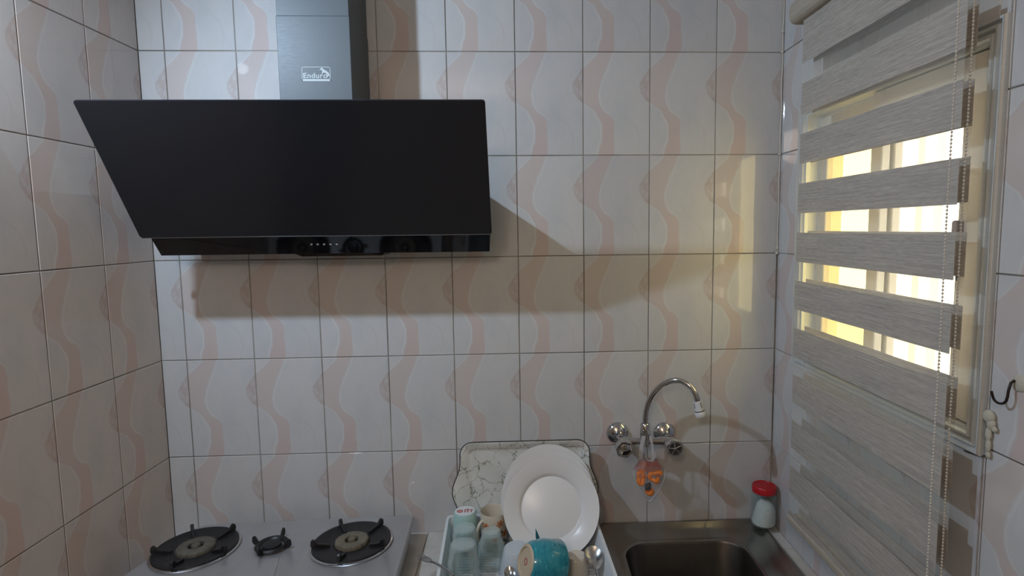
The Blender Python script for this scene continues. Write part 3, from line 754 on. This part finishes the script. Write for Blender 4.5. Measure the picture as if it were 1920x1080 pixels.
# ------------------------------------------------------------------ melamine tray leaning on the wall
tr = tag(empty('serving_tray', (1.012, -.05, COUNTER)), 'marbled melamine serving tray with dark rim leaning against the wall tiles', 'tray')
to = Vector((1.012, -.056, COUNTER+.003)); tv = Vector((0, .036, .297)).normalized(); tn = Vector((0, -tv.z, tv.y)); tu = Vector((1, 0, 0)); THh = .2985
def tray_outline(d):
    """half outline grown by d; long sides top/bottom, grips bulge out at the short sides"""
    P = rrect(-.198-d, .198+d, -d, THh+d, .038+d, 8); out = []
    Q = []
    n = len(P)
    for i in range(n):
        a = Vector(P[i]); b = Vector(P[(i+1) % n]); k = max(1, int((b-a).length/.012))
        for j in range(k): Q.append(a.lerp(b, j/k))
    for p in Q:
        t = (p.y-THh*.5)/(.085); g = 0
        if abs(t) < 1 and d > -.012: g = .024*(.5+.5*math.cos(math.pi*t))
        if abs(p.x) > .19+d: p = Vector((p.x+math.copysign(g, p.x), p.y))
        out.append(p)
    return out
def tp(P, h): return [to+tu*p.x+tv*p.y+tn*h for p in P]
def rs(P, n=220):
    # resample closed polyline to n points
    tot = sum((P[(i+1) % len(P)]-P[i]).length for i in range(len(P))); out = []; acc = 0; i = 0
    seg = (P[1]-P[0]).length
    for k in range(n):
        d = tot*k/n
        while acc+seg < d: acc += seg; i += 1; seg = (P[(i+1) % len(P)]-P[i % len(P)]).length
        out.append(P[i % len(P)].lerp(P[(i+1) % len(P)], (d-acc)/seg if seg else 0))
    return out
o0, o1, o2, o3 = (rs(tray_outline(d)) for d in (0, -.006, -.024, -.034))
m = MB(); loops(m, [tp(o2, -.002), tp(o0, .0165), tp(o0, .019), tp(o1, .019), tp(o2, .004), tp(o3, .001)], True, True)
m.build('tray_shell', M_MEL, tr, smooth=50)
m = MB(); m.tube(tp(o0, .0182), .0017, 6, closed=True); m.build('painted_rim', M_DARKRIM, tr, smooth=60)

# ------------------------------------------------------------------ dish rack
rk = tag(empty('dish_rack', (1.0, -.26, COUNTER)), 'white plastic slatted dish rack full of dishes beside the sink', 'dish rack')
RB = COUNTER+.001; RT = -1.377
oc = [(.773, -.067), (1.220, -.072), (1.240, -.47), (.790, -.47)]
def rlp(d, z):
    P = [Vector(p) for p in oc]; c = sum(P, Vector((0, 0)))/4
    Q = []
    for i in range(4):
        p = P[i]; Q.append(Vector((p.x+math.copysign(d, c.x-p.x), p.y+math.copysign(d, c.y-p.y))))
    out = []
    r = .022
    for i in range(4):
        a = (Q[i-1]-Q[i]).normalized(); b = (Q[(i+1) % 4]-Q[i]).normalized()
        for k in range(7):
            t = k/6; p = Q[i]+a*r*(1-t)**2+b*r*t**2
            out.append((p.x, p.y, z))
    return out
m = MB(); loops(m, [rlp(.024, RB+.012), rlp(.002, RT-.006), rlp(0, RT-.006), rlp(0, RT), rlp(.008, RT), rlp(.009, RT-.004), rlp(.029, RB+.016), rlp(.029, RB+.012), rlp(.024, RB+.012)], False)
m.build('basket_wall', M_WHITEPL, rk, smooth=40)
FLZ = RB+.014
for k in range(28):
    y = -.104-.0125*k
    m = MB(); m.box(.812, 1.205, y-.0032, y+.0032, FLZ-.004, FLZ); m.build('slat', M_WHITEPL, rk)
for x in (.802, .862, .932, 1.01, 1.085, 1.155, 1.205):
    m = MB(); m.box(x-.004, x+.004, -.45, -.088, FLZ-.0075, FLZ-.0005); m.build('rib', M_WHITEPL, rk)
for (x, y) in ((.83, -.12), (1.18, -.12), (.83, -.43), (1.19, -.43)):
    m = MB(); m.lathe([(0, COUNTER), (.008, COUNTER), (.010, RB+.008), (0, RB+.008)], (x, y, 0), n=14); m.build('foot', M_WHITEPL, rk, smooth=40)

# plates
def plate(c, tilt, R, lab, dz=0, yaw=0):
    ax = Vector((math.sin(yaw)*math.cos(tilt), -math.cos(yaw)*math.cos(tilt), math.sin(tilt)))
    prof = [(0, 0), (R*.60, 0), (R*.625, -.0008), (R*.66, .005), (R*.70, .010), (R*.97, .017), (R*.995, .0185), (R, .0165), (R*.98, .0145), (R*.70, .0065), (R*.64, -.0015), (R*.60, -.004), (R*.54, -.0055), (R*.52, -.0035), (0, -.0035)]
    m = MB(); m.lathe(prof, c, ax, 72); o = m.build('dinner_plate', M_PLATE, smooth=35); tag(o, lab, 'plate', 'white plates in the dish rack')
T27 = math.radians(27)
plate((1.086, -.142, -1.326), T27, .139, 'white dinner plate standing foremost in the dish rack')
plate((1.079, -.121, -1.309), T27*.97, .139, 'white dinner plate directly behind the foremost plate in the rack')
plate((1.080, -.100, -1.297), T27*.95, .135, 'white dinner plate third from the front, nearest the marbled tray')

# cups and glasses (rack floor at FLZ)
cup = tag(empty('plastic_cup', (.834, -.128, FLZ)), 'pale teal plastic cup upside down with white base sticker', 'cup')
m = MB(); m.lathe([(.0375, 0), (.0385, .003), (.0325, .112), (.030, .115), (0, .115), (0, .111), (.0295, .111), (.0355, .004), (.0375, 0)], (.834, -.128, FLZ), n=44); m.build('cup_body', M_TEALPL, cup, smooth=45)
m = MB(); m.lathe([(.0285, .1152), (.0285, .1158), (0, .1158)], (.834, -.128, FLZ), n=36); st = m.build('base_sticker', M_WHITEPL, cup)
m = MB(); zt_ = FLZ+.1158
m.lathe([(.0045, .0), (.0045, .0004), (.0090, .0004), (.0090, 0)], (.820, -.130, zt_), n=20)
m.box(.8185, .8215, -.137, -.123, zt_, zt_+.0004)
for i, x in enumerate((.833, .841, .851)): m.box(x, x+.0035, -.138, -.120+.003*(i % 2), zt_, zt_+.0004).box(x, x+.0075, -.124, -.121, zt_, zt_+.0004)
m.build('sticker_print', M_REDPRINT, st)

def tumbler(c, r0, r1, h, lab, facets=0, base=.008):
    sq = (lambda a, r, hh: 1+.05*math.cos(facets*a)*(1 if .01 < hh < h-.006 and r > r1*.7 else 0)) if facets else None
    prof = [(r0, 0), (r0*1.01, .002), (r0*.99, h*.28), (r0*.95, h*.31), (r0*.985, h*.45), (r0*.95, h*.62), (r0*.89, h*.66), (r1*1.03, h*.85), (r1, h-.004), (r1*.93, h), (0, h), (0, h-base), (r1*.86, h-base), (r0*.92, h*.45), (r0*.93, .003), (r0, 0)]
    m = MB(); m.lathe(prof, c, n=48, sq=sq); o = m.build('drinking_glass', M_GLASS, smooth=40); tag(o, lab, 'glass', 'glasses drying upside down in the rack')
tumbler((.840, -.208, FLZ), .037, .031, .108, 'patterned drinking glass upside down right in front of the teal cup', 10)
tumbler((.845, -.292, FLZ), .041, .034, .110, 'patterned drinking glass upside down nearest the viewer at the rack left', 10)
tumbler((.914, -.214, FLZ), .038, .026, .100, 'plain stout drinking glass upside down in front of the flowered mug', 0, .012)

mug = tag(empty('flowered_mug', (.916, -.128, FLZ)), 'cream mug with orange flowers standing behind the stout glass', 'mug')
mc = Vector((.918, -.127, FLZ))
m = MB(); m.lathe([(0, .002), (.030, 0), (.034, .004), (.0385, .05), (.0395, .112), (.0388, .1145), (.0372, .112), (.0360, .05), (.032, .008), (0, .006)], mc, n=44); m.build('mug_body', M_CREAMCER, mug, smooth=45)
ha2 = Vector((-.80, -.6, 0)).normalized()
P = [mc+ha2*(.0375+.021*math.sin(math.radians(t)))+Vector((0, 0, .060-.034*math.cos(math.radians(t)))) for t in range(0, 181, 15)]
m = MB(); m.tube(P, .0048, 10); m.build('handle', M_CREAMCER, mug, smooth=60)
def flower(ang, z, s, mats=(M_FLOWER, M_LEAF)):
    d = Vector((math.cos(ang), math.sin(ang), 0)); t = Vector((-d.y, d.x, 0)); up = Vector((0, 0, 1))
    m = MB()
    def dot(a, b, ra, rb, rot):
        poly = []
        for k in range(10):
            q = 2*math.pi*k/10; x, y = ra*math.cos(q), rb*math.sin(q); X = a+x*math.cos(rot)-y*math.sin(rot); Y = b+x*math.sin(rot)+y*math.cos(rot); poly.append((X, Y))
        R = .0393
        vs = []
        for X, Y in poly:
            an_ = ang+X/R; vs.append(mc+Vector((math.cos(an_)*(R+.0006), math.sin(an_)*(R+.0006), z+Y)))
        vs2 = [mc+Vector(((p-mc).x*.96, (p-mc).y*.96, (p-mc).z)) for p in vs]; n = 10
        m.add(vs+vs2, [tuple(range(n))]+[(i, n+i, n+(i+1) % n, (i+1) % n) for i in range(n)])
    for k in range(6):
        a = 2*math.pi*k/6+.3; dot(s*.0065*math.cos(a), s*.0065*math.sin(a), s*.0042, s*.0021, a)
    m.build('flower_print', mats[0], mug)
    m = MB(); dot(0, 0, s*.002, s*.002, 0); dot(-s*.004, -s*.021, s*.0048, s*.002, 1.1); dot(s*.005, -s*.024, s*.0048, s*.002, 2.0); m.build('leaf_print', mats[1], mug)
flower(math.radians(-122), .083, 1.0); flower(math.radians(-60), .090, 1.1); flower(math.radians(-82), .045, .8); flower(math.radians(-35), .055, 1.0)

# teal bowl lying on its side
n_ = Vector((-.88, -.34, .33)).normalized(); bb = Vector((1.006, -.345, -1.364))
bw = tag(empty('teal_bowl', (1.05, -.31, FLZ)), 'glossy teal bowl tipped on its side showing an unglazed base', 'bowl')
m = MB(); ax = -n_
m.lathe([(.043, .004), (.051, .015), (.0595, .045), (.0630, .094), (.0615, .096), (.060, .092), (.056, .045), (.047, .017), (0, .012)], bb, ax, 56); m.build('bowl_body', M_TEAL, bw, smooth=45)
m = MB(); m.lathe([(0, .004), (.033, .004), (.035, 0), (.039, 0), (.0432, .0045)], bb, ax, 48); m.build('foot_ring', M_UNGLAZED, bw, smooth=45)
m = MB(); m.lathe([(.006, .0035), (.009, .0035), (.009, .0042), (.006, .0042)], bb, ax, 20); m.build('base_stamp', M_REDPRINT, bw)
# translucent container behind it, cream cup right of it
m = MB(); m.lathe([(.050, 0), (.051, .003), (.036, .066), (.033, .069), (0, .069), (0, .067), (.033, .067), (.048, .003), (.050, 0)], (.986, -.247, FLZ), n=44)
tag(m.build('food_container', M_CLEARPL, smooth=45), 'translucent white plastic container upside down between stout glass and plate', 'container')
ccup = tag(empty('cream_cup', (1.148, -.268, FLZ)), 'small cream cup upside down between the teal bowl and spoon', 'cup')
m = MB(); m.lathe([(.033, 0), (.034, .003), (.029, .052), (.025, .056), (0, .056), (0, .053), (.025, .053), (.0315, .003), (.033, 0)], (1.146, -.274, FLZ), n=40); m.build('cup_body', M_CREAMCER, ccup, smooth=45)
hc = Vector((1.146, -.274, FLZ)); hd2 = Vector((-.75, .66, 0)).normalized()
P = [hc+hd2*(.029+.018*math.sin(math.radians(t)))+Vector((0, 0, .029-.018*math.cos(math.radians(t)))) for t in range(0, 181, 18)]
m = MB(); m.tube(P, .0035, 9); m.build('handle', M_CREAMCER, ccup, smooth=60)

def spoon(c, fwd, nrm, a, b, hl, nm, lab, mat=M_CUTLERY):
    """c: centre of the head; fwd points to the handle"""
    f = Vector(fwd).normalized(); n = Vector(nrm); n = (n-f*n.dot(f)).normalized(); s = f.cross(n); c = Vector(c)
    root = tag(empty(nm, c-Vector((0, 0, .02))), lab, 'spoon')
    m = MB(); vs = []; fs = []; K = 24; rings = 6
    for side in (0, 1):
        for i in range(rings+1):
            r = i/rings; dep = .010*(1-r*r) + (.0012 if side else 0)
            for k in range(K):
                q = 2*math.pi*k/K; vs.append(c+f*(a*r*math.cos(q))+s*(b*r*math.sin(q)*(1-.12*math.cos(q)))-n*dep)
    for side in (0, 1):
        o_ = side*(rings+1)*K
        for i in range(rings):
            for k in range(K): fs.append((o_+i*K+k, o_+i*K+(k+1) % K, o_+(i+1)*K+(k+1) % K, o_+(i+1)*K+k))
    e = rings*K; o_ = (rings+1)*K
    for k in range(K): fs.append((e+k, e+(k+1) % K, o_+e+(k+1) % K, o_+e+k))
    m.add(vs, fs); m.build('spoon_head', mat, root, smooth=60)
    m = MB(); P = [c+f*(a*.92), c+f*(a+.02)+n*.002, c+f*(a+hl*.5)+n*.002, c+f*(a+hl)]
    m.tube(cr(P, 4), .0028, 8); m.build('handle', mat, root, smooth=60)
spoon((1.190, -.298, -1.388), (.06, -.86, -.42), (0, -.45, .9), .034, .025, .075, 'serving_spoon', 'large steel spoon with head up at the right end of rack')
spoon((.968, -.345, -1.395), (.15, -.90, -.30), (0, -.5, .85), .022, .014, .07, 'teaspoon', 'small dark steel spoon in front of the translucent container')
kn = tag(empty('table_knife', (1.05, -.262, -1.41)), 'steel knife blade sticking up behind the teal bowl', 'knife')
m = MB(); k0 = Vector((1.037, -.250, -1.328)); k1 = Vector((1.066, -.268, -1.432)); kd = (k1-k0).normalized(); ks = kd.cross(Vector((0, -1, .3))).normalized(); L_ = (k1-k0).length
m.prism([(0, 0), (L_*.2, .006), (L_*.5, .0095), (L_, .0105), (L_, -.006), (L_*.3, -.0045), (L_*.08, -.002)], k0, kd, ks, Vector((0, -.0011, .0004))); m.build('blade', M_CUTLERY, kn)
m = MB(); m.box(k1.x-.006, k1.x+.006, k1.y-.003, k1.y+.003, k1.z-.010, k1.z+.003); m.build('handle', M_BLACKPL, kn, bevel=.002)

fk = tag(empty('table_fork', (.76, -.31, -1.41)), 'steel fork overhanging the left rim of the dish rack', 'fork')
f0 = Vector((.7205, -.242, -1.398)); fd = Vector((.062, -.090, .024)).normalized(); fs_ = fd.cross(Vector((0, 0, 1))).normalized(); fn = fs_.cross(fd)
for k in range(4):
    o_ = (k-1.5)*.0055; P = [f0+fs_*o_*.9+fn*.003, f0+fs_*o_+fd*.02-fn*.001, f0+fs_*o_+fd*.042+fn*.000]
    m = MB(); m.tube(P, [.0010, .0016, .0018], 7); m.build('tine', M_CUTLERY, fk, smooth=60)
m = MB(); m.prism([(.038, .0105), (.050, .0108), (.064, .008), (.074, .004), (.074, -.004), (.064, -.008), (.050, -.0108), (.038, -.0105)], f0-fn*.001, fd, fs_, fn*.0022); m.build('fork_head', M_CUTLERY, fk, bevel=.0008)
m = MB(); P = [f0+fd*.072, f0+fd*.10+fn*.004, f0+fd*.15+fn*.004, f0+fd*.205]; m.tube(cr(P, 3), [.003]*10, 8); m.build('handle', M_CUTLERY, fk, smooth=60)

# ------------------------------------------------------------------ lamps
wl = tag(empty('wall_bulb', (XL, -.846, .13)), 'bare white bulb in a holder high on the left wall', 'lamp')
LP = Vector((.030, -.846, .18))
m = MB(); m.lathe([(.036, 0), (.036, .012), (.024, .018), (.019, .04), (.017, .045)], (XL, LP.y, LP.z), (1, 0, 0), 28); m.build('lamp_holder', M_WHITEPL, wl, smooth=45)
L1 = bpy.data.lights.new('bulb_light', 'SPOT'); L1.spot_size = math.radians(172); L1.spot_blend = 1.0; L1.energy = LED_POWER; L1.color = (.65, .82, 1.0); L1.shadow_soft_size = .022
lo = bpy.data.objects.new('bulb_light', L1); COL.objects.link(lo); lo.location = LP+Vector((0, 0, ZO)); lo.rotation_euler = (Vector((1.5, 0, -1.3))-LP).to_track_quat('-Z', 'Y').to_euler()

PG = Vector((.62, -2.35, .06)); GR = .12  # unseen globe added for warm fill; the hood hides its reflection
pl = tag(empty('fill_globe', PG-Vector((0, 0, GR))), 'unseen warm globe on a cord, added behind the viewer as fill light', 'lamp')
m = MB(); m.ball(PG, GR, 32, 20); m.build('globe', emit('warm_fill_glow', (1.0, .79, .62), FILL_POWER/(math.pi*4*math.pi*GR*GR)), pl, smooth=80)
m = MB(); m.lathe([(.03, 0), (.035, .01), (.02, .03), (.006, .04), (.004, .045)], PG+Vector((0, 0, GR-.008)), n=24); m.tube([PG+Vector((0, 0, GR+.03)), (PG.x, PG.y, CE-.0005)], .003, 8); m.build('cord', M_BLACKPL, pl, smooth=45)

cc = tag(empty('corner_cable', (XR-.004, -.004, -.9)), 'thin pale cable clipped up the right corner of the back wall', 'cable')
P = [Vector((XR-.0035+.0008*math.sin(k*1.9), -.0035, CE-.002-(CE+.597)*k/24)) for k in range(25)]
MB().tube(P, .0024, 8).build('cable', M_BEAD, cc, smooth=60)
for z in (.058, .0, -.30, -.585, -.60): MB().ball((XR-.005, -.005, z), .0052, 10, 6).build('clip', M_BEAD, cc, smooth=80)
